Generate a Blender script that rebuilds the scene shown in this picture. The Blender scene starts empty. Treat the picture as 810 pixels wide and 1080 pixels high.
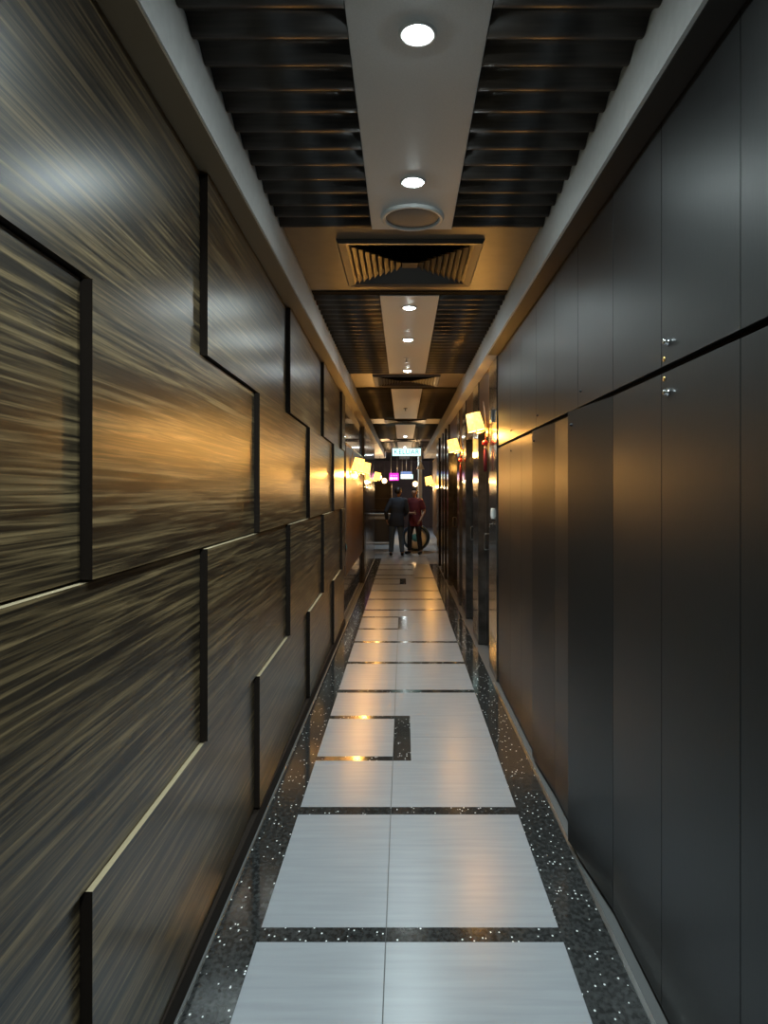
import bpy, bmesh, math, random
from mathutils import Vector, Matrix
random.seed(7)
S = bpy.context.scene
COL = S.collection
PI = math.pi
EYE = 1.6            # camera height, metres
FPX = 720.0          # focal length in pixels of the 810x1080 frame

# ------------------------------------------------------------------ camera
cam = bpy.data.cameras.new('camera'); co = bpy.data.objects.new('camera', cam); COL.objects.link(co)
co.location = (0, 0, EYE); co.rotation_euler = (PI/2, 0, 0)
cam.sensor_width = 36; cam.sensor_fit = 'AUTO'; cam.lens = FPX/1080*36
cam.shift_x = -20.5/1080; cam.shift_y = -22/1080
cam.clip_start = .02; cam.clip_end = 100
S.camera = co
# ------------------------------------------------------------------ world, exposure
w = bpy.data.worlds.new('world'); S.world = w; w.use_nodes = True
w.node_tree.nodes['Background'].inputs[0].default_value = (.02, .022, .025, 1)
w.node_tree.nodes['Background'].inputs[1].default_value = .3
S.view_settings.view_transform = 'Standard'; S.view_settings.look = 'None'
S.view_settings.gamma = 1; S.view_settings.use_curve_mapping = False
S.view_settings.exposure = 1.0
DOWN_W = 33.0        # watts of each downlight
SCONCE_W = 8.0       # watts of each wall lamp bulb
SHADE_E = 1.7        # emission of the lit shades

# ------------------------------------------------------------------ materials
def mat(name, col, rough=.5, metal=0, spec=.5, emit=None, es=0, coat=0, coat_r=.1):
    m = bpy.data.materials.new(name); m.use_nodes = True
    b = m.node_tree.nodes['Principled BSDF']
    b.inputs['Base Color'].default_value = (*col, 1); b.inputs['Roughness'].default_value = rough
    b.inputs['Metallic'].default_value = metal; b.inputs['Specular IOR Level'].default_value = spec
    b.inputs['Coat Weight'].default_value = coat; b.inputs['Coat Roughness'].default_value = coat_r
    if emit:
        b.inputs['Emission Color'].default_value = (*emit, 1); b.inputs['Emission Strength'].default_value = es
    return m
def nodes(m):
    return m.node_tree.nodes, m.node_tree.links, m.node_tree.nodes['Principled BSDF']
def coords(m, scale, random_offset=False):
    n, l, b = nodes(m)
    tc = n.new('ShaderNodeTexCoord'); mp = n.new('ShaderNodeMapping'); mp.inputs['Scale'].default_value = scale
    l.new(tc.outputs['Object'], mp.inputs['Vector'])
    if random_offset:
        oi = n.new('ShaderNodeObjectInfo'); mu = n.new('ShaderNodeVectorMath'); mu.operation = 'SCALE'
        mu.inputs[0].default_value = (7, 13, 29)
        l.new(oi.outputs['Random'], mu.inputs['Scale']); l.new(mu.outputs[0], mp.inputs['Location'])
    return mp.outputs[0]
def noise_ramp(m, vec, scale, detail, stops, distort=0, rough=.5):
    n, l, b = nodes(m)
    t = n.new('ShaderNodeTexNoise'); t.inputs['Scale'].default_value = scale; t.inputs['Detail'].default_value = detail
    t.inputs['Distortion'].default_value = distort; t.inputs['Roughness'].default_value = rough
    l.new(vec, t.inputs['Vector'])
    r = n.new('ShaderNodeValToRGB'); l.new(t.outputs['Fac'], r.inputs['Fac'])
    e = r.color_ramp.elements
    while len(e) < len(stops): e.new(.5)
    for k, (p, c) in enumerate(stops):
        e[k].position = p; e[k].color = (*c, 1) if len(c) == 3 else c
    return r.outputs['Color'], t.outputs['Fac']
def bump(m, fac, strength, dist):
    n, l, b = nodes(m)
    bp = n.new('ShaderNodeBump'); bp.inputs['Strength'].default_value = strength; bp.inputs['Distance'].default_value = dist
    l.new(fac, bp.inputs['Height']); l.new(bp.outputs[0], b.inputs['Normal'])

# zebra-grain veneer
VENEER = mat('zebra_veneer', (.1, .08, .05), .3, spec=.55)
v = coords(VENEER, (1, .6, 30), True)
c, f = noise_ramp(VENEER, v, 2.6, 5, [(.36, (.012, .009, .006)), (.46, (.034, .024, .014)), (.54, (.092, .064, .032)), (.67, (.225, .158, .078))], .6, .62)
nodes(VENEER)[1].new(c, nodes(VENEER)[2].inputs['Base Color'])
bump(VENEER, f, .08, .001)
# black laminate doors
LAMINATE = mat('black_laminate', (.012, .012, .012), .40, spec=.55)
v = coords(LAMINATE, (1, 9, 1.2))
c, f = noise_ramp(LAMINATE, v, 14, 4, [(.3, (.006, .0065, .007)), (.7, (.011, .0115, .0115))])
nodes(LAMINATE)[1].new(c, nodes(LAMINATE)[2].inputs['Base Color'])
bump(LAMINATE, f, .04, .001)
GAP = mat('black_gap', (.004, .004, .004), .8, spec=.1)
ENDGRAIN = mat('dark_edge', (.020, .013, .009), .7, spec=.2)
LITEDGE = mat('lit_wood_edge', (.42, .33, .2), .6)  # wood edge kept pale: paints the light caught along panel tops
# floor
TILE = mat('pale_tile', (.5, .52, .53), .27, spec=.5)
v = coords(TILE, (1.2, 16, 1))
c, f = noise_ramp(TILE, v, 2.2, 5, [(.3, (.35, .365, .395)), (.7, (.40, .415, .445))], .2)
nodes(TILE)[1].new(c, nodes(TILE)[2].inputs['Base Color'])
bump(TILE, f, .03, .002)
GROUT = mat('grout', (.12, .12, .12), .6)
GRANITE = mat('sparkle_granite', (.02, .02, .02), .1, spec=.6)
n, l, b = nodes(GRANITE)
v = coords(GRANITE, (1, .75, 1))
vo = n.new('ShaderNodeTexVoronoi'); vo.inputs['Scale'].default_value = 95; l.new(v, vo.inputs['Vector'])
sx = n.new('ShaderNodeSeparateColor'); l.new(vo.outputs['Color'], sx.inputs[0])
gt = n.new('ShaderNodeMath'); gt.operation = 'GREATER_THAN'; gt.inputs[1].default_value = .935; l.new(sx.outputs[0], gt.inputs[0])
ls = n.new('ShaderNodeMath'); ls.operation = 'LESS_THAN'; ls.inputs[1].default_value = .34; l.new(vo.outputs['Distance'], ls.inputs[0])
mu = n.new('ShaderNodeMath'); mu.operation = 'MULTIPLY'; l.new(gt.outputs[0], mu.inputs[0]); l.new(ls.outputs[0], mu.inputs[1])
c0, f0 = noise_ramp(GRANITE, v, 60, 4, [(.35, (.014, .014, .014)), (.65, (.055, .057, .057))])
mx = n.new('ShaderNodeMix'); mx.data_type = 'RGBA'; l.new(mu.outputs[0], mx.inputs['Factor'])
l.new(c0, mx.inputs['A']); mx.inputs['B'].default_value = (.95, .97, .97, 1)  # near-white flecks: their glint is painted into the base colour
l.new(mx.outputs['Result'], b.inputs['Base Color'])
ra = n.new('ShaderNodeMath'); ra.operation = 'MULTIPLY_ADD'; ra.inputs[1].default_value = .45; ra.inputs[2].default_value = .1
l.new(mu.outputs[0], ra.inputs[0]); l.new(ra.outputs[0], b.inputs['Roughness'])
# ceiling
PAINT = mat('pale_paint', (.52, .53, .52), .45)
v = coords(PAINT, (1, 1, 1)); c, f = noise_ramp(PAINT, v, 260, 2, [(.3, (.74, .75, .74)), (.7, (.80, .81, .80))])
nodes(PAINT)[1].new(c, nodes(PAINT)[2].inputs['Base Color']); bump(PAINT, f, .25, .001)
SOFFIT = mat('soffit_paint', (.5, .49, .46), .5)
v = coords(SOFFIT, (1, 1, 1)); c, f = noise_ramp(SOFFIT, v, 30, 3, [(.3, (.78, .78, .76)), (.7, (.84, .84, .82))])
nodes(SOFFIT)[1].new(c, nodes(SOFFIT)[2].inputs['Base Color'])
TAN = mat('tan_panel', (.30, .22, .14), .42)
v = coords(TAN, (1, 1, 1)); c, f = noise_ramp(TAN, v, 8, 4, [(.3, (.15, .10, .058)), (.7, (.19, .127, .074))])
nodes(TAN)[1].new(c, nodes(TAN)[2].inputs['Base Color'])
SLAT = mat('dark_slat', (.03, .024, .02), .45)
v = coords(SLAT, (.8, 20, 1)); c, f = noise_ramp(SLAT, v, 6, 4, [(.3, (.020, .016, .013)), (.7, (.045, .035, .028))])
nodes(SLAT)[1].new(c, nodes(SLAT)[2].inputs['Base Color'])
BRONZE = mat('bronze_metal', (.05, .04, .03), .38, metal=.4)
CHROME = mat('chrome', (.75, .75, .75), .18, metal=1)
STEEL = mat('brushed_steel', (.55, .55, .54), .3, metal=1)
BRASS = mat('brass', (.75, .5, .18), .3, metal=1)
GLOSS = mat('black_gloss', (.015, .013, .012), .07, spec=.6)
v = coords(GLOSS, (1, 1, .3)); c, f = noise_ramp(GLOSS, v, 5, 3, [(.3, (.012, .010, .009)), (.7, (.028, .024, .021))])
nodes(GLOSS)[1].new(c, nodes(GLOSS)[2].inputs['Base Color'])
PILASTER = mat('polished_grey_stone', (.10, .095, .09), .12, spec=.6)
v = coords(PILASTER, (1, 1, 1)); c, f = noise_ramp(PILASTER, v, 9, 5, [(.3, (.025, .022, .02)), (.7, (.06, .055, .05))])
nodes(PILASTER)[1].new(c, nodes(PILASTER)[2].inputs['Base Color'])
BROWNWOOD = mat('red_brown_wood', (.22, .12, .07), .35)
v = coords(BROWNWOOD, (1, 14, .8)); c, f = noise_ramp(BROWNWOOD, v, 5, 4, [(.3, (.11, .065, .042)), (.7, (.20, .12, .075))])
nodes(BROWNWOOD)[1].new(c, nodes(BROWNWOOD)[2].inputs['Base Color'])
COOLLAMP = mat('cool_lamp', (1, 1, 1), .3, emit=(.84, .98, 1), es=115)
SHADE = mat('parchment_shade', (.8, .65, .4), .6, emit=(1, .62, .2), es=SHADE_E)
n, l, b = nodes(SHADE)
v = coords(SHADE, (1, 1, 1)); c, f = noise_ramp(SHADE, v, 40, 4, [(.3, (.75, .36, .05)), (.7, (1, .60, .14))])
l.new(c, b.inputs['Emission Color'])
GLOBE = mat('lit_globe', (1, .9, .7), .4, emit=(1, .62, .24), es=2.5)
REDLAC = mat('red_lacquer', (.55, .015, .012), .3)
REDSILK = mat('dark_red_silk', (.22, .012, .015), .6)
ANTLER = mat('pale_branch', (.45, .30, .2), .5)
WHITEPL = mat('white_plastic', (.85, .85, .82), .35)
DARKPL = mat('dark_plastic', (.02, .02, .022), .4)
SIGNLIT = mat('sign_face', (.7, .9, .88), .4, emit=(.50, .95, .95), es=.95)
SIGNGREEN = mat('sign_letter', (.01, .12, .11), .4)
MAGENTA = mat('magenta_lit', (.3, .01, .3), .4, emit=(.55, .02, .6), es=.5)
PINKLIT = mat('pink_lit', (.9, .4, .9), .4, emit=(1, .35, 1), es=.8)
NAVYLIT = mat('blue_lit', (.05, .1, .25), .4, emit=(.08, .16, .4), es=.7)
MATT = mat('grey_mat', (.10, .105, .10), .35)
v = coords(MATT, (1, 1, 1)); c, f = noise_ramp(MATT, v, 140, 2, [(.3, (.07, .075, .07)), (.7, (.14, .145, .135))])
nodes(MATT)[1].new(c, nodes(MATT)[2].inputs['Base Color'])
FARWALL = mat('plum_wall', (.05, .032, .035), .6)
v = coords(FARWALL, (1, 1, 1)); c, f = noise_ramp(FARWALL, v, 3, 3, [(.3, (.035, .022, .025)), (.7, (.065, .042, .042))])
nodes(FARWALL)[1].new(c, nodes(FARWALL)[2].inputs['Base Color'])
TROLLEY = mat('grey_frame', (.26, .27, .28), .4, metal=.3)
SKIN = mat('skin', (.42, .24, .16), .5)
HAIR = mat('black_hair', (.012, .010, .009), .5)
NAVY = mat('navy_cloth', (.022, .032, .055), .8)
PALEBLUE = mat('pale_blue_shirt', (.18, .27, .42), .8)
DENIM = mat('grey_blue_denim', (.075, .125, .21), .85)
MAROON = mat('maroon_cloth', (.11, .012, .02), .75)
BLACKCL = mat('black_cloth', (.012, .012, .014), .8)
SHOE = mat('black_shoe', (.012, .011, .011), .35)
LIP = mat('lip', (.25, .09, .07), .5)
TEAL = mat('teal_face', (.10, .34, .38), .4)
NAVYPL = mat('dark_blue_rim', (.02, .05, .09), .35)

# ------------------------------------------------------------------ mesh helpers
class MB:
    def __init__(self): self.bm = bmesh.new(); self.mats = []
    def mi(self, m):
        if m is None: return 0
        if m not in self.mats: self.mats.append(m)
        return self.mats.index(m)
    def box(self, x0, x1, y0, y1, z0, z1, m=None, bevel=0, M=None):
        r = bmesh.ops.create_cube(self.bm, size=1)
        vs = r['verts']
        for p in vs: p.co = Vector(((x0+x1)/2 + p.co.x*(x1-x0), (y0+y1)/2 + p.co.y*(y1-y0), (z0+z1)/2 + p.co.z*(z1-z0)))
        fs = {f for p in vs for f in p.link_faces}
        k = self.mi(m)
        for f in fs: f.material_index = k
        if bevel:
            es = list({e for p in vs for e in p.link_edges})
            rr = bmesh.ops.bevel(self.bm, geom=es, offset=bevel, segments=2, affect='EDGES', profile=.5)
            vs = list({q for f in rr['faces'] for q in f.verts} | {p for p in vs if p.is_valid})
        if M is not None: bmesh.ops.transform(self.bm, matrix=M, verts=[p for p in vs if p.is_valid])
        return self
    def lathe(self, prof, seg=24, m=None, M=None):
        """profile [(r, z)...] turned about z"""
        k = self.mi(m); rings = []
        for (r, z) in prof:
            if r < 1e-6: rings.append([self.bm.verts.new((0, 0, z))])
            else: rings.append([self.bm.verts.new((r*math.cos(2*PI*i/seg), r*math.sin(2*PI*i/seg), z)) for i in range(seg)])
        for a, b_ in zip(rings, rings[1:]):
            for i in range(seg):
                j = (i+1) % seg
                if len(a) == 1 and len(b_) == 1: continue
                if len(a) == 1: q = [a[0], b_[i], b_[j]]
                elif len(b_) == 1: q = [a[i], a[j], b_[0]]
                else: q = [a[i], a[j], b_[j], b_[i]]
                f = self.bm.faces.new(q); f.material_index = k; f.smooth = True
        if M is not None: bmesh.ops.transform(self.bm, matrix=M, verts=[p for r in rings for p in r])
        return self
    def tube(self, pts, rad, seg=8, m=None):
        k = self.mi(m); pts = [Vector(p) for p in pts]; rings = []
        rads = rad if isinstance(rad, (list, tuple)) else [rad]*len(pts)
        for i, p in enumerate(pts):
            d = (pts[min(i+1, len(pts)-1)] - pts[max(i-1, 0)]).normalized()
            if i == 0: u = d.cross(Vector((0, 0, 1)) if abs(d.z) < .9 else Vector((1, 0, 0))).normalized()
            else: u = (u - d*u.dot(d)).normalized()
            w_ = d.cross(u)
            rings.append([self.bm.verts.new(p + (u*math.cos(2*PI*t/seg) + w_*math.sin(2*PI*t/seg))*rads[i]) for t in range(seg)])
        for a, b_ in zip(rings, rings[1:]):
            for t in range(seg):
                f = self.bm.faces.new([a[t], a[(t+1) % seg], b_[(t+1) % seg], b_[t]]); f.material_index = k; f.smooth = True
        for r in (rings[0], list(reversed(rings[-1]))):
            f = self.bm.faces.new(r); f.material_index = k
        return self
    def ball(self, c, r, m=None, seg=14, sz=1):
        k = self.mi(m)
        q = bmesh.ops.create_uvsphere(self.bm, u_segments=seg, v_segments=seg//2+2, radius=r)
        for p in q['verts']: p.co.z *= sz; p.co += Vector(c)
        for f in {f for p in q['verts'] for f in p.link_faces}: f.material_index = k; f.smooth = True
        return self
    def quad(self, pts, m=None):
        k = self.mi(m); f = self.bm.faces.new([self.bm.verts.new(p) for p in pts]); f.material_index = k
        return self
    def build(self, name, m=None, parent=None):
        bmesh.ops.recalc_face_normals(self.bm, faces=self.bm.faces[:])
        me = bpy.data.meshes.new(name); self.bm.to_mesh(me); self.bm.free()
        if m is not None: me.materials.append(m)
        for q in self.mats:
            if m is None: me.materials.append(q)
        o = bpy.data.objects.new(name, me); COL.objects.link(o)
        if parent is not None: o.parent = parent
        return o
def struct(o): o['kind'] = 'structure'; return o
def tag(o, label, cat, group=None):
    o['label'] = label; o['category'] = cat
    if group: o['group'] = group
    return o
def thing(name, label, cat, loc=(0, 0, 0), rz=0, group=None):
    o = bpy.data.objects.new(name, None); COL.objects.link(o); o.empty_display_size = .1
    o.location = loc; o.rotation_euler = (0, 0, rz)
    return tag(o, label, cat, group)
def node(name):
    o = bpy.data.objects.new(name, None); COL.objects.link(o); return o
def copy_tree(o, parent=None):
    c = o.copy(); COL.objects.link(c)
    if parent is not None: c.parent = parent
    for ch in list(o.children): copy_tree(ch, c)
    return c
def lamp(kind, name, loc, watts, col, parent=None, **kw):
    d = bpy.data.lights.new(name, kind); d.energy = watts; d.color = col
    for k, q in kw.items(): setattr(d, k, q)
    o = bpy.data.objects.new(name, d); COL.objects.link(o); o.location = loc
    if parent is not None: o.parent = parent
    return o

# ------------------------------------------------------------------ dimensions
XL, XR = -.713, .790            # wall faces
IL, IR = -.612, .694            # inner faces of the soffits
ZS, ZC = 2.737, 2.933           # soffit underside, ceiling
PL, PR = -.160, .243            # pale strip down the ceiling
GL0, GL1 = -.677, -.521         # granite border beside the veneer wall
GR0, GR1 = .568, .745           # granite border beside the cupboards
NEAR, END = -2.6, 30.0
HALL = 16.2                     # where the side walls stop and the room beyond opens

# ------------------------------------------------------------------ floor
fl = MB()
fl.box(-4.2, 4.2, NEAR, END, -.08, -.004, GROUT)
fl_o = struct(fl.build('floor'))
rows_full = [2.463, 3.418, 5.46, 6.365, 7.245, 9.2, 10.1, 10.97]
rows_full = [-.41, .55, 1.62] + rows_full + [13.0, 13.9, 14.8, 16.7]
partial = [(.25-.02, .98-.02), (4.085, 4.83), (7.93, 8.67), (11.75, 12.45)]
JX = -.063
def tile_rows(x0, x1, cuts, half):
    """tiles between strips; cuts = list of (centre, halfwidth)"""
    mb = MB(); edges = [NEAR] + [q for c_, h_ in cuts for q in (c_-h_, c_+h_)] + [17.4]
    for a, b_ in zip(edges[0::2], edges[1::2]):
        if b_ - a < .03: continue
        n_ = 2 if b_ - a > 1.3 else 1
        for k in range(n_):
            mb.box(x0, x1, a + (b_-a)*k/n_ + .001, a + (b_-a)*(k+1)/n_ - .001, -.012, 0)
    return mb
HW = .04
cutsL = sorted([(c_, HW) for c_ in rows_full] + [(q, .032) for p in partial for q in p])
cutsR = sorted([(c_, HW) for c_ in rows_full])
tile_rows(GL1, JX-.002, cutsL, 0).build('tile_row', TILE, fl_o)
t2 = MB()
edges = [NEAR] + [q for c_, h_ in cutsR for q in (c_-h_, c_+h_)] + [17.4]
BX = .045
for a, b_ in zip(edges[0::2], edges[1::2]):
    blk = [p for p in partial if a < p[0] and p[1] < b_]
    if blk:
        p0, p1 = blk[0][0]-.032, blk[0][1]+.032
        t2.box(JX+.002, GR0, a, p0-.001, -.012, 0); t2.box(JX+.002, GR0, p1+.001, b_, -.012, 0)
        m_ = (p0+p1)/2-.02
        t2.box(BX+.001, GR0, p0+.001, m_-.0015, -.012, 0); t2.box(BX+.001, GR0, m_+.0015, p1-.001, -.012, 0)
    elif b_ - a > .03: t2.box(JX+.002, GR0, a+.001, b_-.001, -.012, 0)
t2.build('tile_row', TILE, fl_o)
for c_ in rows_full:
    MB().box(GL1, JX-.001, c_-HW, c_+HW, -.012, 0).box(JX+.001, GR0, c_-HW, c_+HW, -.012, 0).build('granite_strip', GRANITE, fl_o)
for p0, p1 in partial:
    q = MB()
    q.box(GL1, JX-.001, p0-.032, p0+.032, -.012, 0).box(GL1, JX-.001, p1-.032, p1+.032, -.012, 0)
    q.box(JX+.001, BX, p0-.032, p1+.032, -.012, 0)
    q.build('granite_inlay', GRANITE, fl_o)
struct(MB().box(GL0, GL1-.001, NEAR, HALL, -.012, .0005).build('trim_1', GRANITE))
struct(MB().box(GR0+.001, GR1, NEAR, 15.0, -.012, .0005).build('trim_2', GRANITE))
struct(MB().box(GL0-.004, GL0, NEAR, HALL, -.012, .004).build('trim_3', STEEL))
struct(MB().box(GR1-.002, GR1+.012, NEAR, 5.70, -.012, .006).build('trim_4', STEEL))
# room beyond: polished dark floor tiles
far_f = MB()
for i in range(14):
    for j in range(21):
        x = -4.2 + i*.6; y = 17.4 + j*.6
        far_f.box(x+.0015, x+.5985, y+.0015, y+.5985, -.012, 0)
FARTILE = mat('far_tile', (.34, .36, .40), .22)
far_f.build('room_tile', FARTILE, fl_o)
side_f = MB().box(-4.2, GL0-.006, HALL, 17.4, -.012, 0).box(GR1+.014, 1.3, 15.0, 17.4, -.012, 0).box(GL0, GL1-.002, HALL, 17.4, -.012, 0).box(GR0+.002, GR1+.012, 15.0, 17.4, -.012, 0)
side_f.build('room_tile', FARTILE, fl_o)

# ------------------------------------------------------------------ walls
wl = struct(MB().box(XL-.32, XL-.02, NEAR, 8.2, 0, 3.05).build('wall_left', GAP))
struct(MB().box(XL-.02, XL+.022, NEAR, 8.15, 0, .072).build('baseboard_left', ENDGRAIN))
Z1, Z2, Z3 = 2.074, 1.40, .716
ROWS = [(Z1, ZS-.014, .64), (Z2, Z1, 1.51), (Z3, Z2, .64), (.078, Z3, 1.51)]
for z0, z1, off in ROWS:
    k = -2
    while True:
        y0, y1 = off + 1.76*k, off + 1.76*(k+1); k += 1
        if y0 >= 8.1: break
        if y1 < NEAR + 1.2: continue
        full = 1.76; y1c = min(y1, 8.15)
        xn, xf = XL + .024, XL - .002              # near end stands proud, far end sits back
        xe = xn + (xf-xn)*(y1c-y0)/full
        g = .0035; a0, a1, b0, b1 = y0+.0025, y1c-.0025, z0+g, z1-g-(.0 if z1 < 2.5 else .002)
        m_ = MB(); bm = m_.bm
        P = [(XL-.02, a0, b0), (xn, a0, b0), (xe, a1, b0), (XL-.02, a1, b0), (XL-.02, a0, b1), (xn, a0, b1), (xe, a1, b1), (XL-.02, a1, b1)]
        vs = [bm.verts.new(p) for p in P]
        kv, ke, kr = m_.mi(VENEER), m_.mi(ENDGRAIN), m_.mi(LITEDGE)
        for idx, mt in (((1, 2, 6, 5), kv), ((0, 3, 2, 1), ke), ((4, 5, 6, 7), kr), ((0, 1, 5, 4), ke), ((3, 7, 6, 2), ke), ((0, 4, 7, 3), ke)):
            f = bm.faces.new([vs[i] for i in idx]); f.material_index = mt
        m_.build('wood_panel', None, wl)
# far stretch of the veneer side: brown board over a polished dado, then a stone pier
struct(MB().box(-1.05, XL-.012, 8.2, HALL, 0, 3.05).build('wall_left_far', GLOSS))
bo = thing('wall_board', 'red-brown wooden board on the wall beyond the veneer panels', 'panel', (XL, 8.35, .56))
MB().box(-.011, .012, 0, 3.5, 0, 1.61, None, .004).build('board', BROWNWOOD, bo)
MB().box(-.011, .02, 0, 3.5, 1.612, 1.63).build('top_strip', BRASS, bo)
struct(MB().box(XL-.012, XL+.03, 12.3, HALL, .0, ZS, None, .004).build('trim_5', PILASTER))
struct(MB().box(XL-.012, XL+.035, 11.93, 12.1, .0, ZS, None, .004).build('trim_6', PILASTER))

struct(MB().box(1.26, 1.4, NEAR, 5.7, 0, 3.05).build('wall_right', GAP))
struct(MB().box(-1.05, 1.4, NEAR-.15, NEAR, 0, 3.05).build('wall_back', FARWALL))
wf = MB().box(.90, 1.4, 5.7, 23.6, 0, 3.05)
struct(wf.build('wall_right_far', GLOSS))
# tall black cupboards
units = [(-1.35, -.36, .62), (.62, 1.11, 1.60), (1.60, 2.09, 2.575), (2.575, 3.09, 3.566), (3.566, 4.065, 4.57), (4.57, 5.05, 5.69)]
units[0] = (-.36, .13, .62)
ajar = {3: .047, 4: .024}
cup_labels = ['black cupboard reaching past the frame edge',
  'tall black cupboard that runs out of the frame, just before the one with brass discs',
  'tall black cupboard with chrome knobs and two small brass discs at its middle seam',
  'tall black cupboard whose lower near door stands clearly ajar',
  'tall black cupboard with a slightly open lower door, second after the brass discs',
  'last tall black cupboard, next to the polished pier with the white switch']
for i, (y0, ym, y1) in enumerate(units):
    if i == 0: continue
    t = thing('cupboard', cup_labels[i], 'cupboard', (XR, (y0+y1)/2, 0), 0, 'black cupboards along the wall')
    cy = (y0+y1)/2
    MB().box(.024, .46, y0-cy+.0005, y1-cy-.0005, .0, ZS-.005).build('carcass', GAP, t)
    for half, (a, b_) in enumerate(((y0, ym), (ym, y1))):
        g = .002 if half == 0 else .0015
        M = None
        if half == 0 and i in ajar:
            L = b_-a; ang = math.asin(ajar[i]/L)
            M = Matrix.Translation((0, a-cy, 0)) @ Matrix.Rotation(ang, 4, 'Z') @ Matrix.Translation((0, -(a-cy), 0))
        d = MB().box(0, .02, a-cy+g, b_-cy-g, .022, 1.958, None, .0005, M).build('lower_door', LAMINATE, t)
        u = MB().box(0, .02, a-cy+g, b_-cy-g, 1.979, ZS-.008, None, .0005).build('upper_door', LAMINATE, t)
        if half == 0:
            R90 = Matrix.Rotation(-PI/2, 4, 'Y')
            for (door, zz, MM) in ((d, 1.895, M), (u, 2.045, None)):
                T = Matrix.Translation((0, b_-cy-.055, zz)) @ R90
                if MM is not None: T = MM @ T
                big = 1.0 if i == 2 else .55
                MB().lathe([(0, .016*big), (.006*big, .016*big), (.0095*big, .012*big), (.0085*big, .007*big), (.012*big, .004*big), (.0125*big, -.001), (0, -.001)], 16, None, T).build('lock_knob', CHROME if i == 2 else DARKPL, door)
            if i == 2:
                for door, zz in ((d, 1.94), (u, 2.0)):
                    T = Matrix.Translation((0, b_-cy-.022, zz)) @ R90
                    MB().lathe([(0, .002), (.0075, .002), (.008, -.001), (0, -.001)], 16, None, T).build('brass_disc', BRASS, door)
FASCIA = mat('dark_fascia', (.03, .029, .028), .5)
struct(MB().box(IR+.012, XR+.02, NEAR, 5.69, ZS-.004, ZS+.02).build('trim_7', FASCIA))

BEIGE = mat('brown_trim', (.26, .2, .13), .5)
struct(MB().box(XL-.02, IL-.004, NEAR, HALL, ZS-.011, ZS-.0005).build('trim_31', BEIGE))
# polished piers and dark doors beyond the cupboards
piers = [(5.72, 6.22, 0), (7.12, 7.66, 0), (8.55, 9.05, 0), (9.55, 9.9, .0), (11.6, 11.95, .02), (12.4, 12.75, .03), (13.4, 13.8, .02), (14.6, 15.4, .03)]
for k, (y0, y1, d) in enumerate(piers):
    struct(MB().box(XR-.01-d, .90, y0, y1, 0, ZS, None, .006).build('trim_%d' % (8+k), PILASTER))
for k, (y0, y1) in enumerate([(6.22, 7.12), (7.66, 8.55), (9.9, 11.6)]):
    d = struct(MB().box(.862, .898, y0+.03, y1-.03, .01, 2.2, None, .003).build('door_%d' % (k+1), GLOSS))
    MB().box(.845, .899, y0+.001, y0+.03, 0, 2.23).box(.845, .899, y1-.03, y1-.001, 0, 2.23).box(.845, .899, y0+.03, y1-.03, 2.2, 2.23).build('door_frame', PILASTER, d)
    yk = y1-.10
    MB().tube([(.864, yk, 1.0), (.842, yk, 1.0), (.835, yk, 1.012), (.835, yk, 1.15), (.842, yk, 1.162), (.864, yk, 1.162)], .006).build('door_handle', STEEL, d)
struct(MB().box(.79, .90, 5.7, 15.4, 2.24, ZS).build('trim_30', BROWNWOOD))
bb = MB()
for y0, y1 in [(5.70, 5.72), (9.05, 9.55), (9.9, 11.6), (11.95, 12.4), (12.75, 13.4), (13.8, 14.6)]: bb.box(.80, .90, y0, y1, 0, .09)
struct(bb.build('baseboard_right', PILASTER))

# ------------------------------------------------------------------ soffits and ceiling
def soffit(x0, x1, y0, y1):
    return MB().box(x0, x1, y0, y1, ZS, 3.05, None)
struct(soffit(XL-.30, IL, NEAR, 23.6).build('ceiling_soffit_left', SOFFIT))
struct(MB().box(IR, 1.3, NEAR, 23.6, ZS, 3.05).build('ceiling_soffit_right', SOFFIT))
ceil = struct(MB().box(IL-.01, IR+.01, NEAR, 23.6, ZC+.09, 3.1).build('ceiling', GAP))
PITCH = .128
def slats(x0, x1, y0, y1, amp=.021):
    n_ = max(2, round((y1-y0)/PITCH)); mb = MB(); bm = mb.bm; top = []; cols = []
    steps = n_*8
    for i in range(steps+1):
        y = y0 + (y1-y0)*i/steps; ph = i/8
        z = ZC + .006 - .0145*(1-math.cos(2*PI*ph))
        cols.append((bm.verts.new((x0, y, z)), bm.verts.new((x1, y, z)), bm.verts.new((x0, y, ZC+.06)), bm.verts.new((x1, y, ZC+.06))))
    for a, b_ in zip(cols, cols[1:]):
        f = bm.faces.new([a[0], a[1], b_[1], b_[0]]); f.smooth = True
        bm.faces.new([a[2], b_[2], b_[3], a[3]]); bm.faces.new([a[0], b_[0], b_[2], a[2]]); bm.faces.new([a[1], a[3], b_[3], b_[1]])
    for c_ in (cols[0], cols[-1]): bm.faces.new([c_[0], c_[2], c_[3], c_[1]])
    o = mb.build('slat_panel', SLAT, ceil)
    return o
secs = [(NEAR, 3.45), (4.62, 7.68), (8.85, 12.45), (13.6, 17.2), (18.35, 22.4)]
gaps = [(3.45, 4.62), (7.68, 8.85), (12.45, 13.6), (17.2, 18.35), (22.4, 23.6)]
for y0, y1 in secs:
    slats(IL+.001, PL-.001, y0+.002, y1-.002); slats(PR+.001, IR-.001, y0+.002, y1-.002)
    MB().box(PL, PR, y0+.001, y1-.001, ZC-.012, ZC+.05, None, .003).build('pale_strip', PAINT, ceil)
for y0, y1 in gaps:
    MB().box(IL+.001, IR-.001, y0+.002, y1-.082, ZC, ZC+.05).build('tan_panel', TAN, ceil)
    MB().box(IL+.001, IR-.001, y1-.08, y1-.002, ZC-.006, ZC+.05).build('shadow_gap_strip', GAP, ceil)  # black strip stands in for the shade in the gap before the slats
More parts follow.
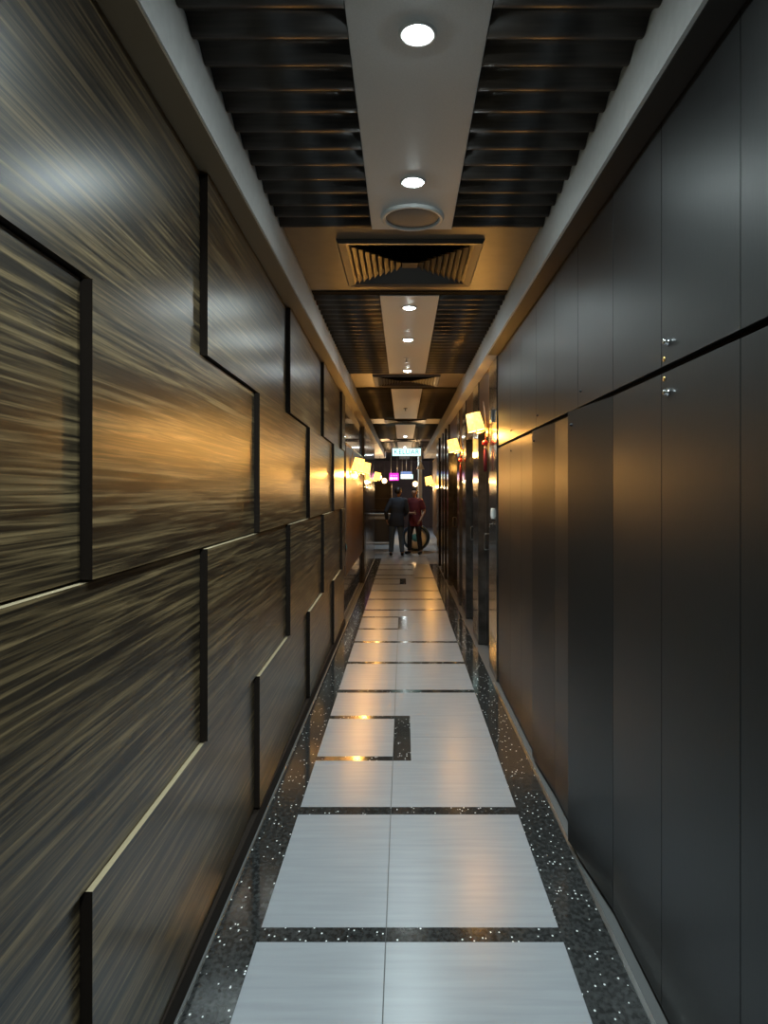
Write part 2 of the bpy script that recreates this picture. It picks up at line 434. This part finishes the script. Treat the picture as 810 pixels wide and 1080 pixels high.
# ceiling of the room beyond
room_c = struct(MB().box(-4.2, 4.2, 23.6, END, ZC-.0, 3.1).box(-4.2, XL-.3, HALL, 23.6, ZC, 3.1).box(1.4, 4.2, 15.4, 23.6, ZC, 3.1).build('ceiling_room', SLAT))
MB().box(PL, PR, 24, 28, ZC-.02, ZC).build('pale_strip', PAINT, room_c)
struct(MB().box(-4.35, 4.35, END, END+.15, 0, 3.1).build('wall_far', FARWALL))
struct(MB().box(-4.35, -4.2, HALL, END, 0, 3.1).build('wall_room_left', FARWALL))
struct(MB().box(4.2, 4.35, 23.45, END, 0, 3.1).build('wall_room_right', FARWALL))
struct(MB().box(.44, .56, 20.4, 20.6, 0, ZC-.02, None, .01).build('column', PAINT))
struct(MB().box(-4.2, -1.05, HALL-.15, HALL, 0, 3.1).build('wall_entry_left', FARWALL))
struct(MB().box(1.4, 4.2, 23.45, 23.6, 0, 3.1).build('wall_entry_right', FARWALL))
bo = thing('wall_board', 'brown wooden board on the passage side behind the person in maroon', 'panel', (.90, 16.6, .45))
MB().box(-.09, -.001, 0, 2.2, 0, 1.95, None, .005).build('board', BROWNWOOD, bo)
MB().box(-.10, -.001, 0, 2.2, 1.952, 1.975).build('top_strip', BRASS, bo)
# ------------------------------------------------------------------ downlights
SX = .041
def downlight(y, label, zc=ZC-.012, x=SX, watts=DOWN_W, group='round downlights in the ceiling strip'):
    t = thing('downlight', label, 'ceiling light', (x, y, zc), 0, group)
    MB().lathe([(.036, 0), (.036, -.001), (.050, -.006), (.056, -.003), (.056, .001)], 28).build('trim_ring', WHITEPL, t)
    MB().lathe([(0, -.012), (.018, -.010), (.030, -.005), (.0365, .0)], 24).build('lens', COOLLAMP, t)
    o = lamp('SPOT', 'bulb', (0, 0, -.03), watts, (.80, .98, 1), t, spot_size=math.radians(136), spot_blend=.8, shadow_soft_size=.045)
    return t
downlight(.95, 'round downlight overhead, before any other in the first ceiling strip')
downlight(-.9, 'round downlight over the entrance end of the passage')
downlight(1.972, 'round lit downlight in the first pale strip, further from the speaker grille')
downlight(2.915, 'round lit downlight in the first pale strip, beside the speaker grille')
downlight(4.92, 'round lit downlight just beyond the first air vent, first of three')
downlight(5.96, 'round lit downlight in the second pale strip, middle of three', watts=DOWN_W*.8)
downlight(7.5, 'round lit downlight just before the second air vent, last of three', watts=DOWN_W*.7)
downlight(16.5, 'small lit downlight in the fourth ceiling strip, near the exit sign', watts=DOWN_W*.5)
downlight(20.5, 'tiny lit downlight in the room beyond, behind the exit sign', ZC-.012, watts=70)
downlight(24.6, 'tiny lit downlight over the far room, deepest along the ceiling strip', ZC-.021, watts=70)

# ceiling speaker
sp = thing('ceiling_speaker', 'round grey speaker grille set in the first pale ceiling strip', 'speaker', (SX+.002, 3.29, ZC-.012))
MB().lathe([(.128, -.004), (.131, -.012), (.142, -.014), (.152, -.008), (.154, .001)], 40).build('rim', WHITEPL, sp)
GRILLE = mat('speaker_mesh', (.16, .16, .16), .5)
v = coords(GRILLE, (1, 1, 1)); n, l, b = nodes(GRILLE)
vv = n.new('ShaderNodeTexVoronoi'); vv.inputs['Scale'].default_value = 170; vv.inputs['Randomness'].default_value = 0; l.new(v, vv.inputs['Vector'])
rr = n.new('ShaderNodeValToRGB'); rr.color_ramp.elements[0].position = .25; rr.color_ramp.elements[0].color = (.03, .03, .03, 1)
rr.color_ramp.elements[1].position = .4; rr.color_ramp.elements[1].color = (.22, .22, .22, 1)
l.new(vv.outputs['Distance'], rr.inputs['Fac']); l.new(rr.outputs[0], b.inputs['Base Color'])
MB().lathe([(0, -.010), (.06, -.0095), (.11, -.007), (.129, -.004)], 40).build('grille', GRILLE, sp)
# sprinkler heads / detectors
for y, lab in ((6.77, 'small flat sprinkler plate in the second pale ceiling strip'), (10.9, 'small dark sprinkler in the third pale ceiling strip')):
    t = thing('sprinkler', lab, 'sprinkler', (SX-.01, y, ZC-.012))
    MB().lathe([(0, -.008), (.03, -.006), (.034, .001)], 20).build('plate', PAINT if y < 8 else DARKPL, t)
    MB().lathe([(0, -.04), (.014, -.04), (.014, -.036), (.005, -.03), (.008, -.006)], 14).build('nozzle', STEEL if y < 8 else DARKPL, t)

# air diffusers
def diffuser(y, label):
    t = thing('air_vent', label, 'air vent', (SX-.004, y, ZC), 0, 'square air vents in the ceiling')
    def ring(r0, z0, r1, z1, th, name, m):
        mb = MB(); bm = mb.bm
        def sq(r, z): return [bm.verts.new((sx_*r, sy_*r, z)) for sx_, sy_ in ((-1, -1), (1, -1), (1, 1), (-1, 1))]
        A, B, C_, D = sq(r0, z0), sq(r1, z1), sq(r1-.004, z1+th), sq(r0-.004, z0+th)
        for p, q in ((A, B), (B, C_), (C_, D), (D, A)):
            for i in range(4): bm.faces.new([p[i], p[(i+1) % 4], q[(i+1) % 4], q[i]])
        return mb.build(name, m, t)
    W = .395
    ring(W, 0, W-.012, -.022, .006, 'frame', BRONZE)
    ring(W-.012, -.022, W-.05, -.016, .006, 'frame', BRONZE)
    ring(W-.05, -.016, W-.075, -.001, .004, 'frame', BRONZE)
    for k in range(8):
        r = W-.078-k*.034
        ring(r, -.020, r-.026, -.002, .003, 'louvre', BRONZE)
    MB().box(-.045, .045, -.045, .045, -.012, -.004, None, .002).build('centre_plate', BRONZE, t)
    MB().box(-W+.06, W-.06, -W+.06, W-.06, -.0015, -.0005).build('dark_throat', GAP, t)
    return t
diffuser(4.0, 'square bronze air vent with louvres in the first tan ceiling panel')
diffuser(8.22, 'square bronze air vent in the second tan ceiling panel')
diffuser(17.78, 'small square air vent in the fourth tan ceiling panel, behind the exit sign')
diffuser(12.98, 'square air vent in the third tan ceiling panel, toward the exit sign')

# ------------------------------------------------------------------ wall lamps
def sconce(x, y, z, side, label, k=1.0, group=None, watts=SCONCE_W):
    """x,y,z = shade centre; side=+1 stands on the cupboard side; arm runs to that wall"""
    t = thing('wall_lamp', label, 'wall lamp', (x, y, z), 0, group)
    wallx = abs((XR-.012 if side > 0 else XL+.014) - x)
    tilt = Matrix.Rotation(-side*.22, 4, 'Y')
    hh = .082*k
    MB().lathe([(.066*k, hh), (.080*k, -hh), (.077*k, -hh), (.063*k, hh), (.066*k, hh)], 28, None, tilt).build('lamp_shade', SHADE, t)
    MB().lathe([(0, -.02*k), (.022*k, -.012*k), (.03*k, .012*k), (.018*k, .034*k), (0, .04*k)], 16, None, tilt).build('bulb', GLOBE, t)
    b0 = tilt @ Vector((0, 0, -hh-.012)); s = side
    MB().tube([tilt @ Vector((0, 0, -.02*k)), b0, (b0.x+s*.01, 0, b0.z-.012)], .006*k).build('lamp_holder', BRASS, t)
    MB().tube([(b0.x+s*.004, 0, b0.z-.008), (b0.x+s*.06*k, 0, b0.z+.004), (wallx*s*.75, 0, b0.z+.02), (wallx*s, 0, b0.z+.012)], .006*k).build('arm', ANTLER, t)
    MB().tube([(wallx*s*.93, 0, b0.z-.02), (wallx*s*.80, 0, .06*k), (wallx*s*.62, 0, .19*k)], [.011*k, .009*k, .003*k]).build('upright_branch', ANTLER, t)
    MB().tube([(wallx*s*.96, 0, b0.z+.01), (wallx*s*.88, -.02, b0.z-.03), (wallx*s*.96, -.03, b0.z-.045), (wallx*s*1.0, -.01, b0.z-.02)], .005*k).build('curl', ANTLER, t)
    T = Matrix.Translation((wallx*s, 0, b0.z+.01)) @ Matrix.Rotation(-s*PI/2, 4, 'Y')
    MB().lathe([(0, .014), (.03, .012), (.036, .004), (.038, -.012), (0, -.012)], 20, None, T).build('wall_plate', BRASS, t)
    lamp('POINT', 'glow', (0, 0, .02*k), watts*.42, (1, .47, .095), t, shadow_soft_size=.02)
    lamp('POINT', 'glow', (b0.x, b0.y, b0.z-.035), watts, (1, .47, .095), t, shadow_soft_size=.035)
    return t, b0, wallx
R1 = sconce(.655, 6.22+.05, 2.235, 1, 'tilted lit parchment wall lamp next to the last black cupboard')
R2 = sconce(.655, 8.95, 2.20, 1, 'tilted lit parchment wall lamp second along the polished piers')
sconce(.66, 17.6, 1.87, 1, 'glowing wall lamp on the brown board above the person in maroon', 1.35)
Lz = 1.95
sconce(-.585, 8.9, 1.947, -1, 'lit wall lamp on the red-brown board, first along that wall')
sconce(-.585, 10.6, 1.965, -1, 'lit wall lamp on the red-brown board, second along that wall')
sconce(-.56, 14.6, 1.92, -1, 'small lit wall lamp on the stone pier past the brown board')
def ornament(x, y, z, label):
    t = thing('hanging_ornament', label, 'ornament', (x, y, z), 0, 'red hanging ornaments')
    MB().ball((0, 0, 0), .028, seg=18, sz=.95).build('bead', REDLAC, t)
    MB().tube([(0, 0, .026), (.003, 0, .06), (0, 0, .085)], .0025).build('hanging_cord', REDSILK, t)
    MB().ball((0, 0, -.045), .012).tube([(0, 0, -.03), (0, 0, -.06)], .005).build('knot', ANTLER, t)
    MB().lathe([(.004, -.05), (.014, -.07), (.017, -.15), (.015, -.26), (0, -.26)], 14).build('tassel', REDSILK, t)
ornament(.748, 6.235, 2.235-.195, 'red bead ornament with tassel hanging from the first wall lamp')
ornament(.748, 8.915, 2.20-.195, 'red bead ornament with tassel hanging from the second wall lamp')
# wall fittings on the first pier
t = thing('light_switch', 'white light switch on the polished pier beside the last cupboard', 'light switch', (.78, 5.95, 1.405))
MB().box(-.012, .001, -.05, .05, -.045, .045, None, .003).build('plate', WHITEPL, t)
MB().box(-.017, -.011, -.03, -.003, -.028, .028, None, .002).build('rocker', WHITEPL, t)
MB().box(-.017, -.011, .003, .03, -.028, .028, None, .002).build('rocker', WHITEPL, t)
t = thing('control_box', 'small framed control box high on the pier, above the light switch', 'control box', (.78, 5.95, 2.25))
MB().box(-.022, .001, -.05, .05, -.055, .055, None, .004).build('casing', STEEL, t)
MB().box(-.026, -.021, -.034, .034, -.03, .04, None, .001).build('screen', DARKPL, t)
t = thing('hook', 'small steel hook just under the white light switch', 'hook', (.78, 5.95, 1.31))
MB().box(-.005, .001, -.018, .018, -.02, .02, None, .002).build('plate', CHROME, t)
MB().tube([(-.004, 0, .006), (-.024, 0, .0), (-.03, 0, -.015), (-.024, 0, -.024)], .005).build('prong', CHROME, t)
t = thing('wall_fitting', 'small dark-rimmed teal oval fitting at the edge of the red-brown board', 'wall fitting', (XL-.012, 8.27, .92))
OV = Matrix.Rotation(PI/2, 4, 'Y') @ Matrix.Diagonal((1.7, 1, 1, 1))
MB().lathe([(.022, .035), (.036, .03), (.042, .012), (.042, -.001), (0, -.001)], 20, None, OV).build('rim', DARKPL, t)
MB().lathe([(0, .04), (.014, .038), (.023, .033)], 20, None, OV).build('face', TEAL, t)
t = thing('wall_catch', 'small steel catch with two bars at the end of the veneer panels', 'catch', (XL+.001, 8.03, 1.37))
MB().box(-.004, .012, -.03, .03, .012, .03, None, .002).build('bar', CHROME, t)
MB().box(-.004, .012, -.03, .03, -.03, -.012, None, .002).build('bar', CHROME, t)
MB().box(-.004, .004, -.035, .035, -.04, .04, None, .002).build('plate', DARKPL, t)

# ------------------------------------------------------------------ hanging signs
def text(body, size, loc, m, parent, name='lettering', depth=.002):
    c_ = bpy.data.curves.new(name, 'FONT'); c_.body = body; c_.size = size; c_.align_x = 'CENTER'; c_.align_y = 'CENTER'
    c_.extrude = depth; c_.materials.append(m); c_.space_character = 1.1
    tmp = bpy.data.objects.new(name, c_); COL.objects.link(tmp)
    me = bpy.data.meshes.new_from_object(tmp.evaluated_get(bpy.context.evaluated_depsgraph_get())); me.name = name
    bpy.data.objects.remove(tmp); bpy.data.curves.remove(c_)
    o = bpy.data.objects.new(name, me); COL.objects.link(o); o.parent = parent; o.location = loc; o.rotation_euler = (PI/2, 0, 0)
    return o
ys = 14.2
t = thing('exit_sign', 'large lit exit sign hanging from the ceiling over the passage', 'sign', (.065, ys, 2.41))
MB().box(-.30, .30, -.02, .02, -.082, .082, None, .006).build('housing', WHITEPL, t)
MB().box(-.292, .292, -.024, -.019, -.075, .075).build('lit_face', SIGNLIT, t)
text('KELUAR', .135, (0, -.025, 0), SIGNGREEN, t)
for s in (-.22, .22): MB().tube([(s, 0, .08), (s, 0, ZC-2.41-.012)], .006).build('hanging_rod', STEEL, t)
ys = 22.0
t = thing('exit_sign', 'small lit pale sign far off under the large exit sign', 'sign', (.11, ys, 2.07))
MB().box(-.20, .20, -.02, .02, -.075, .075, None, .005).build('housing', WHITEPL, t)
MB().box(-.19, .19, -.024, -.019, -.066, .066).build('lit_face', SIGNLIT, t)
text('KELUAR', .085, (0, -.025, -.01), SIGNGREEN, t)
for s in (-.15, .15): MB().tube([(s, 0, .07), (s, 0, ZC-2.07-.014)], .006).build('hanging_rod', STEEL, t)
t = thing('neon_sign', 'magenta glowing sign beside the small pale sign', 'sign', (-.30, ys-.1, 2.06))
MB().box(-.15, .15, -.02, .02, -.12, .12, None, .006).build('panel', MAGENTA, t)
for xx in (-.11, -.05, .02, .085): MB().box(xx-.025, xx+.025, -.026, -.019, -.085, -.015, None, .004).build('glowing_mark', PINKLIT, t)
for xx in (-.09, 0, .08): MB().box(xx-.02, xx+.02, -.026, -.019, .03, .05, None, .003).build('glowing_mark', PINKLIT, t)
for s in (-.1, .1): MB().tube([(s, 0, .11), (s, 0, ZC-2.06-.014)], .006).build('hanging_rod', STEEL, t)
t = thing('blue_screen', 'dim blue screen hung just above the small pale sign', 'screen', (.10, 23.2, 2.22))
MB().box(-.21, .21, -.03, .03, -.06, .06, None, .005).build('casing', DARKPL, t)
MB().box(-.19, .19, -.034, -.029, -.045, .045).build('display', NAVYLIT, t)
MB().tube([(0, 0, .055), (0, 0, ZC-2.22)], .012).build('hanging_rod', STEEL, t)
# pendant lamps in the room beyond
def pendant(x, y, z, r, label):
    t = thing('pendant_lamp', label, 'pendant lamp', (x, y, z), 0, 'pendant lamps in the room beyond')
    MB().ball((0, 0, 0), r, seg=20).build('globe', GLOBE, t)
    MB().lathe([(0, r*1.25), (r*.35, r*1.2), (r*.45, r*.85), (0, r*.85)], 16).build('cap', BRASS, t)
    MB().tube([(0, 0, r*1.2), (0, 0, ZC-z)], .006).build('cord', DARKPL, t)
    lamp('POINT', 'glow', (0, 0, -r-.04), 22, (1, .62, .28), t, shadow_soft_size=.05)
pendant(.385, 22.2, 1.84, .085, 'round glowing pendant lamp above the head of the person in maroon')
pendant(-.60, 21.5, 1.93, .08, 'round glowing pendant lamp over the dark shelf unit')
pendant(-.79, 22.5, 2.06, .08, 'round glowing pendant lamp beside the stone pier')
t = thing('cone_lamp', 'pale cone-shaped unlit lamp hanging beyond the end pier', 'pendant lamp', (.50, 20.0, 2.33))
MB().lathe([(.025, .13), (.12, -.09), (.115, -.09), (.02, .12), (.025, .13)], 20).build('lamp_shade', WHITEPL, t)
MB().tube([(0, 0, .12), (0, 0, ZC-2.33-.014)], .008).build('cord', DARKPL, t)
lamp('POINT', 'room_glow', (1.8, 24, 2.5), 60, (.75, .85, 1), None, shadow_soft_size=.2)

# ------------------------------------------------------------------ floor mat
t = MB().box(.20, .565, 12.55, 14.9, .001, .009, None, .003).build('floor_mat', MATT)
tag(t, 'dark grey floor mat lying on the tiles in front of the person in maroon', 'mat')

# ------------------------------------------------------------------ trolley and shelf unit
t = thing('service_trolley', 'grey-framed service trolley with dark panel beside the person in navy', 'trolley', (-.60, 18.7, 0))
for sx_ in (-.24, .24):
    for sy_ in (-.2, .2):
        MB().box(sx_-.017, sx_+.017, sy_-.017, sy_+.017, .10, .95, None, .003).build('leg', TROLLEY, t)
        w_ = MB().lathe([(0, -.013), (.042, -.013), (.05, -.008), (.05, .008), (.042, .013), (0, .013)], 18, None, Matrix.Translation((sx_, sy_, .05)) @ Matrix.Rotation(PI/2, 4, 'Y')).build('caster', DARKPL, t)
MB().box(-.27, .27, -.23, .23, .95, .99, None, .006).build('top', TROLLEY, t)
MB().box(-.222, .222, -.19, .19, .84, .93, None, .004).build('drawer', TROLLEY, t)
MB().box(-.222, .222, -.17, -.155, .24, .82).build('dark_panel', DARKPL, t)
MB().box(-.222, .222, -.2, .2, .16, .19, None, .004).build('shelf', TROLLEY, t)
t = thing('shelf_unit', 'dark brown shelf unit standing behind the grey trolley', 'shelf unit', (-.95, 20.6, 0))
DBROWN = mat('dark_brown_wood', (.05, .028, .018), .4)
MB().box(-.60, -.57, -.2, .2, 0, 1.85).build('side_panel', DBROWN, t)
MB().box(.57, .60, -.2, .2, 0, 1.85).build('side_panel', DBROWN, t)
MB().box(-.57, .57, .18, .2, 0, 1.85).build('back_panel', DBROWN, t)
for z in (.06, .6, 1.0, 1.35, 1.82): MB().box(-.568, .568, -.19, .178, z, z+.03).build('shelf', DBROWN, t)
# blue drum with pale face standing on edge
t = thing('round_drum', 'dark blue round drum with white and teal face behind the person in maroon', 'drum', (.34, 18.3, .36), math.radians(-12))
RX = Matrix.Rotation(PI/2, 4, 'X')
MB().lathe([(.30, .10), (.335, .12), (.36, .10), (.36, -.10), (.335, -.12), (0, -.12)], 36, None, RX).build('rim', NAVYPL, t)
q = MB().lathe([(0, .085), (.10, .085), (.105, .08)], 32, TEAL, RX)
q.lathe([(.106, .08), (.19, .085), (.301, .05)], 36, WHITEPL, RX)
q.build('face', None, t)

# ------------------------------------------------------------------ people
def skin(name, verts, edges, m, parent, sub=2, smooth=True):
    me = bpy.data.meshes.new(name); me.from_pydata([q[0] for q in verts], edges, [])
    me.materials.append(m)
    o = bpy.data.objects.new(name, me); COL.objects.link(o); o.parent = parent
    sk = o.modifiers.new('skin', 'SKIN'); sk.use_smooth_shade = True; sk.branch_smoothing = .6
    if not me.skin_vertices: me.attributes.new  # layer is added with the modifier
    return o, me, verts, sub
def finish_skin(q):
    o, me, verts, sub = q
    lay = me.skin_vertices[0].data if me.skin_vertices else None
    if lay is None:
        bm = bmesh.new(); bm.from_mesh(me); bm.verts.layers.skin.verify(); bm.to_mesh(me); bm.free(); lay = me.skin_vertices[0].data
    for i, vv_ in enumerate(verts):
        r = vv_[1]; lay[i].radius = (r, r) if not isinstance(r, tuple) else r
        lay[i].use_root = (i == 0)
    sd = o.modifiers.new('smooth', 'SUBSURF'); sd.levels = sub; sd.render_levels = sub
    return o
def grow(name, chains, m, parent, sub=2):
    """chains: list of lists; an item is (key, pos, r) or a known key to branch from"""
    verts, edges, key = [], [], {}
    for ch in chains:
        prev = None
        for it in ch:
            if isinstance(it, str): i = key[it]
            else:
                verts.append((it[1], it[2])); i = len(verts)-1; key[it[0]] = i
            if prev is not None: edges.append((prev, i))
            prev = i
    return finish_skin(skin(name, verts, edges, m, parent, sub))
def person(label, loc, rz, H, top_m, leg_m, pose, sleeve=1.0, hem=.86, headturn=0.0, extra=None):
    k = H/1.70
    t = thing('person', label, 'person', loc, rz)
    V = lambda p: (p[0]*k, p[1]*k, p[2]*k)
    hd = pose.get('lean', (0, 0))
    J = dict(pelvis=(0, 0, .93), waist=(0, .005, 1.07), chest=(hd[0]*.5, .01+hd[1]*.5, 1.27), collar=(hd[0], .0+hd[1], 1.42), neck=(hd[0], .012+hd[1], 1.48),
             ls=(-.175+hd[0], hd[1], 1.385), rs=(.175+hd[0], hd[1], 1.385))
    J.update({a: b_ for a, b_ in pose.items() if a != 'lean'})
    r = lambda q: (q[0]*k, q[1]*k) if isinstance(q, tuple) else q*k
    def c_(key, rad): return (key, V(J[key]), r(rad))
    Rt = Matrix.Rotation(headturn, 3, 'Z'); nb = Vector(J['neck'])
    def hp(x, y, z): return tuple(nb + Rt @ Vector((x, y, z)))
    for kk, p in dict(jaw=(0, .035, .075), face=(0, .03, .13), skull=(0, .0, .165), nose0=(0, .085, .125), nose=(0, .112, .112), el=(-.078, -.002, .12), er=(.078, -.002, .12)).items(): J[kk] = hp(*p)
    chains = [[c_('pelvis', (.135, .10)), c_('waist', (.125, .088)), c_('chest', (.145, .10)), c_('collar', (.085, .07)), c_('neck', .052), c_('jaw', (.058, .062)), c_('face', (.07, .085)), c_('skull', (.074, .088))],
              ['face', c_('nose0', .016), c_('nose', .011)], ['face', c_('el', .014)], ['face', c_('er', .014)]]
    for s in 'lr':
        chains.append(['collar', c_(s+'s', .056), c_(s+'e', .042), c_(s+'w', .028)])
        chains.append(['pelvis', c_(s+'h', .088), c_(s+'k', .056), c_(s+'a', .038), c_(s+'t', .030)])
        # hand: palm along e->w, five fingers
        e, w_ = Vector(J[s+'e']), Vector(J[s+'w']); d = (w_-e).normalized()
        side = Vector(pose.get(s+'thumb', (0, 1, 0))); side = (side - d*side.dot(d)).normalized(); nrm = d.cross(side)
        J[s+'p'] = tuple(w_ + d*.05); chains.append([s+'w', c_(s+'p', (.034, .018))])
        for n_, (off, ln) in enumerate(((.030, .070), (.010, .080), (-.010, .075), (-.028, .058))):
            a = w_ + d*.088 + side*off; b2 = a + d*ln*.5 + nrm*.008; c2 = b2 + d*ln*.42 + nrm*.022
            for tag_, q in (('a', a), ('b', b2), ('c', c2)): J[s+'f%d%s' % (n_, tag_)] = tuple(q)
            chains.append([s+'p', c_(s+'f%da' % n_, .0095), c_(s+'f%db' % n_, .0085), c_(s+'f%dc' % n_, .007)])
        a = w_ + d*.04 + side*.040; b2 = a + d*.03 + side*.018; c2 = b2 + d*.028 + nrm*.008
        for tag_, q in (('a', a), ('b', b2), ('c', c2)): J[s+'th'+tag_] = tuple(q)
        chains.append([s+'p', c_(s+'tha', .011), c_(s+'thb', .010), c_(s+'thc', .008)])
    grow('body', chains, SKIN, t)
    # clothes
    def cloth(name, build, m):
        mb = MB(); build(mb); o = mb.build(name, m, t)
        rm = o.modifiers.new('merge', 'REMESH'); rm.mode = 'VOXEL'; rm.voxel_size = .011; rm.use_smooth_shade = True
        sm = o.modifiers.new('soften', 'SMOOTH'); sm.factor = .6; sm.iterations = 5
        return o
    def loft(mb, rings, seg=20):
        R_ = []
        for (cx, cy, cz, rx, ry) in rings:
            R_.append([mb.bm.verts.new(((cx+rx*math.cos(2*PI*i/seg))*k, (cy+ry*math.sin(2*PI*i/seg))*k, cz*k)) for i in range(seg)])
        for a_, b_ in zip(R_, R_[1:]):
            for i in range(seg): mb.bm.faces.new([a_[i], a_[(i+1) % seg], b_[(i+1) % seg], b_[i]])
        mb.bm.faces.new(R_[0]); mb.bm.faces.new(R_[-1])
    def top(mb):
        lx, ly = hd
        loft(mb, [(0, 0, hem, .195, .135), (0, 0, .93, .185, .135), (lx*.3, ly*.3, 1.08, .170, .125), (lx*.6, ly*.6, 1.22, .185, .130), (lx*.9, ly*.9, 1.35, .190, .115), (lx, ly, 1.405, .172, .095), (lx, ly+.005, 1.445, .105, .078), (lx, ly+.01, 1.475, .070, .066)])
        for s in 'lr':
            S_, e, w_ = Vector(J[s+'s'])*k, Vector(J[s+'e'])*k, Vector(J[s+'w'])*k
            mb.ball(S_ + Vector((-.25*(S_.x-hd[0]), 0, .006*k)), .07*k); mb.ball(S_, .066*k)
            if sleeve > .5: mb.tube([S_, S_.lerp(e, .5), e, e.lerp(w_, .5), e.lerp(w_, .92)], [.062*k, .062*k, .057*k, .051*k, .045*k], 12); mb.ball(e, .057*k)
            else: mb.tube([S_, S_.lerp(e, .45), S_.lerp(e, .8)], [.062*k, .062*k, .064*k], 12)
    cloth(pose.get('top_name', 'jacket'), top, top_m)
    def legs(mb):
        loft(mb, [(0, 0, .80, .155, .115), (0, 0, .88, .172, .122), (0, 0, 1.02, .158, .112)])
        for s in 'lr':
            h, kn, a = Vector(J[s+'h'])*k, Vector(J[s+'k'])*k, Vector(J[s+'a'])*k
            mb.tube([h, h.lerp(kn, .5), kn, kn.lerp(a, .45), kn.lerp(a, .97)], [.098*k, .086*k, .070*k, .066*k, .060*k], 14); mb.ball(kn, .070*k); mb.ball(h, .098*k)
    cloth('trousers', legs, leg_m)
    for s in 'lr':
        a, q = Vector(J[s+'a']), Vector(J[s+'t'])
        J['hl'] = (a.x-(q-a).x*.25, a.y-(q-a).y*.25, .045); J['md'] = tuple((a*.45+q*.55)[:2]) + (.045,); J['te'] = (q.x+(q-a).x*.12, q.y+(q-a).y*.12, .034)
        grow('shoe', [[c_('hl', .044), c_('md', .046), c_('te', .034)]], SHOE, t)
    mb = MB(); q = bmesh.ops.create_uvsphere(mb.bm, u_segments=24, v_segments=18, radius=1)
    for p in q['verts']: p.co = Vector((p.co.x*.081, p.co.y*.096-.002, p.co.z*.096+.142))
    bmesh.ops.delete(mb.bm, geom=[p for p in mb.bm.verts if (p.co.y > .050 and p.co.z < .185) or p.co.z < .075 or (p.co.y > .015 and p.co.z < .15) or (p.co.y > -.02 and p.co.z < .11)], context='VERTS')
    for p in mb.bm.verts: p.co = Vector(V(tuple(nb + Rt @ p.co)))
    for f in mb.bm.faces: f.smooth = True
    o = mb.build('hair', HAIR, t); so = o.modifiers.new('thick', 'SOLIDIFY'); so.thickness = .008; so.offset = 1
    for s in (-1, 1):
        MB().ball(V(hp(s*.031, .098, .142)), .0095*k, seg=10).build('eye', mat('eye', (.05, .04, .035), .2), t)
    p = V(hp(0, .092, .078)); MB().tube([(p[0]-.022*k, p[1]-.004, p[2]), p, (p[0]+.022*k, p[1]-.004, p[2])], .005*k).build('mouth', LIP, t)
    return t
p1 = person('person in navy jacket and grey-blue jeans standing with back turned', (-.165, 16.9, 0), 0, 1.68, NAVY, DENIM,
    dict(le=(-.27, -.03, 1.12), lw=(-.25, .10, .90), re=(.26, .04, 1.12), rw=(.20, .22, 1.0), lh=(-.085, 0, .90), rh=(.085, 0, .90),
         lk=(-.12, .02, .49), la=(-.145, 0, .08), lt=(-.17, .15, .035), rk=(.105, .03, .49), ra=(.135, .0, .08), rt=(.15, .15, .035),
         lean=(.04, .02), lthumb=(0, 1, 0), rthumb=(0, 0, 1)), hem=.74, headturn=-.9)
person('person in maroon top and black trousers with one forearm across the belly', (.30, 17.4, 0), math.radians(152), 1.66, MAROON, BLACKCL,
    dict(re=(.22, .09, 1.08), rw=(-.05, .215, 1.07), le=(-.25, -.05, 1.12), lw=(-.21, .10, .90), lh=(-.085, 0, .90), rh=(.085, 0, .90),
         rk=(.12, .08, .49), ra=(.15, .03, .08), rt=(.20, .17, .035), lk=(-.12, .03, .49), la=(-.15, -.02, .08), lt=(-.17, .13, .035),
         lean=(.0, .02), rthumb=(0, 0, 1), lthumb=(0, 1, 0), top_name='shirt'), sleeve=.3, hem=.72, headturn=.25)
